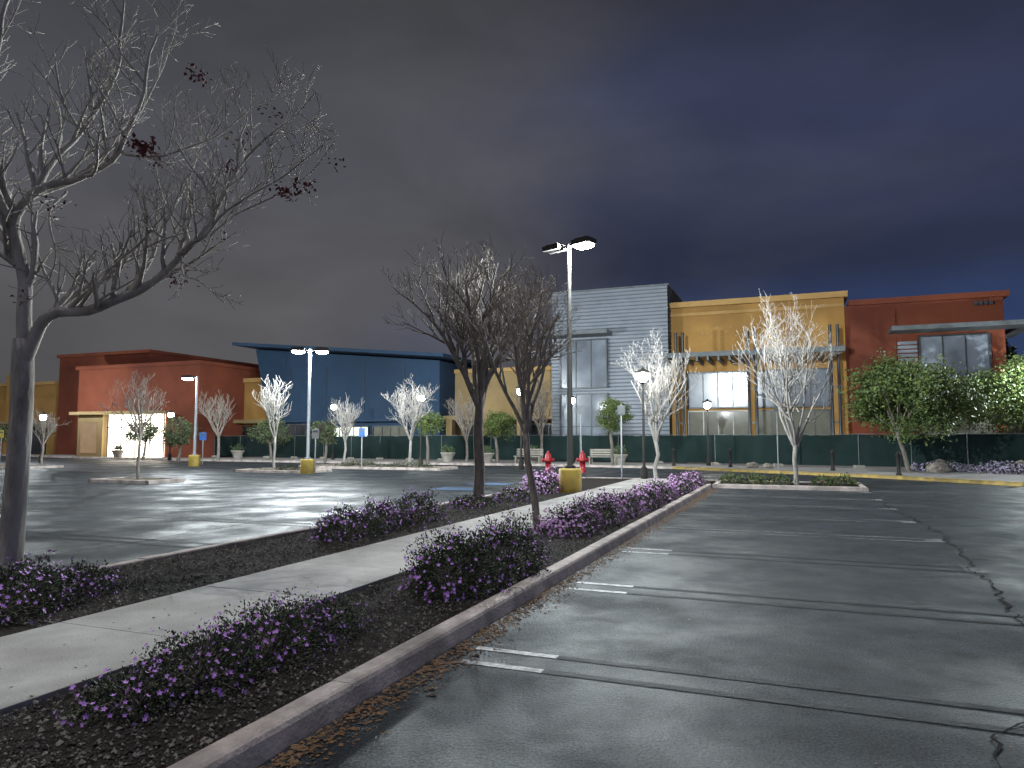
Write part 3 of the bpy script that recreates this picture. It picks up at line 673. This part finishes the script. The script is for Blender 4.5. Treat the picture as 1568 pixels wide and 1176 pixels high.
for i,a in enumerate([(19.0,31.8,.45),(20.6,34.4,.5),(23.6,33.4,.55),(12.4,36.8,.3),(13,36.3,.25),(22.9,29.2,.35)]): rock(*a,i*3.3)

# ---------------------------------------------------------------- sky: low night cloud, brightened behind the viewer as added fill light
w=bpy.data.worlds.new('World'); scene.world=w; w.use_nodes=True; nt=w.node_tree; L=nt.links
bg=nt.nodes['Background']; tc=nt.nodes.new('ShaderNodeTexCoord'); sp=nt.nodes.new('ShaderNodeSeparateXYZ'); L.new(tc.outputs['Generated'],sp.inputs[0])
mp=nt.nodes.new('ShaderNodeMapping'); mp.inputs['Scale'].default_value=(1.0,1.0,2.2); mp.inputs['Rotation'].default_value=(.1,.35,0); L.new(tc.outputs['Generated'],mp.inputs[0])
nz=nt.nodes.new('ShaderNodeTexNoise'); nz.inputs['Scale'].default_value=1.8; nz.inputs['Detail'].default_value=5; nz.inputs['Roughness'].default_value=.48; nz.inputs['Distortion'].default_value=.35; L.new(mp.outputs[0],nz.inputs['Vector'])
def ramp(inp,els):
    r=nt.nodes.new('ShaderNodeValToRGB'); r.color_ramp.interpolation='EASE'
    while len(r.color_ramp.elements)<len(els): r.color_ramp.elements.new(.5)
    for e,(p,c) in zip(r.color_ramp.elements,els): e.position=p; e.color=(*c,1)
    L.new(inp,r.inputs[0]); return r.outputs[0]
left=ramp(sp.outputs[2],[(0,(.096,.092,.095)),(.18,(.098,.096,.103)),(.36,(.080,.082,.096)),(.62,(.044,.045,.051))])
right=ramp(sp.outputs[2],[(0,(.035,.047,.090)),(.15,(.032,.054,.135)),(.23,(.026,.033,.066)),(.38,(.038,.045,.092)),(.62,(.022,.024,.036))])
ax=nt.nodes.new('ShaderNodeMath'); ax.operation='MULTIPLY_ADD'; L.new(nz.outputs['Fac'],ax.inputs[0]); ax.inputs[1].default_value=1.0; L.new(sp.outputs[0],ax.inputs[2])
mr=nt.nodes.new('ShaderNodeMapRange'); mr.interpolation_type='SMOOTHSTEP'; mr.inputs[1].default_value=.38; mr.inputs[2].default_value=.95; L.new(ax.outputs[0],mr.inputs[0])
mx=nt.nodes.new('ShaderNodeMix'); mx.data_type='RGBA'; L.new(mr.outputs[0],mx.inputs[0]); L.new(left,mx.inputs[6]); L.new(right,mx.inputs[7])
n2=nt.nodes.new('ShaderNodeTexNoise'); n2.inputs['Scale'].default_value=2.9; n2.inputs['Detail'].default_value=6; n2.inputs['Roughness'].default_value=.5; n2.inputs['Distortion'].default_value=.25; L.new(mp.outputs[0],n2.inputs['Vector'])
m2=nt.nodes.new('ShaderNodeMapRange'); m2.inputs[1].default_value=.3; m2.inputs[2].default_value=.7; m2.inputs[3].default_value=.76; m2.inputs[4].default_value=1.24; L.new(n2.outputs['Fac'],m2.inputs[0])
# added frontal fill: scales up the unseen sky behind the viewer
rear_fill=nt.nodes.new('ShaderNodeMapRange'); rear_fill.interpolation_type='SMOOTHSTEP'; rear_fill.inputs[1].default_value=.25; rear_fill.inputs[2].default_value=-.9; rear_fill.inputs[3].default_value=1; rear_fill.inputs[4].default_value=4.6; L.new(sp.outputs[1],rear_fill.inputs[0])
mm=nt.nodes.new('ShaderNodeMath'); mm.operation='MULTIPLY'; L.new(m2.outputs[0],mm.inputs[0]); L.new(rear_fill.outputs[0],mm.inputs[1])
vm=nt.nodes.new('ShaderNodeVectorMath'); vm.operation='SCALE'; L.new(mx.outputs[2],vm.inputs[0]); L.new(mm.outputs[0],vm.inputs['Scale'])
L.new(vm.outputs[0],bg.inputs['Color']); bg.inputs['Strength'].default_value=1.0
# added sun lamp standing in for an unseen lamp overhead, fills the foreground
sl=bpy.data.lights.new('fill_sun','SUN'); sl.energy=1.25; sl.angle=math.radians(.8); sl.color=(.98,.99,1)
so=bpy.data.objects.new('fill_sun',sl); so.rotation_euler=Vector((.24,.06,-.96)).to_track_quat('-Z','Y').to_euler(); scene.collection.objects.link(so)

# ---------------------------------------------------------------- camera
c=bpy.data.cameras.new('camera'); c.sensor_width=36; c.lens=24.96; c.clip_end=2000; c.clip_start=.05
co=bpy.data.objects.new('camera',c); co.location=(0,0,1.6); co.rotation_euler=(math.radians(94.42),0,0)
scene.collection.objects.link(co); scene.camera=co
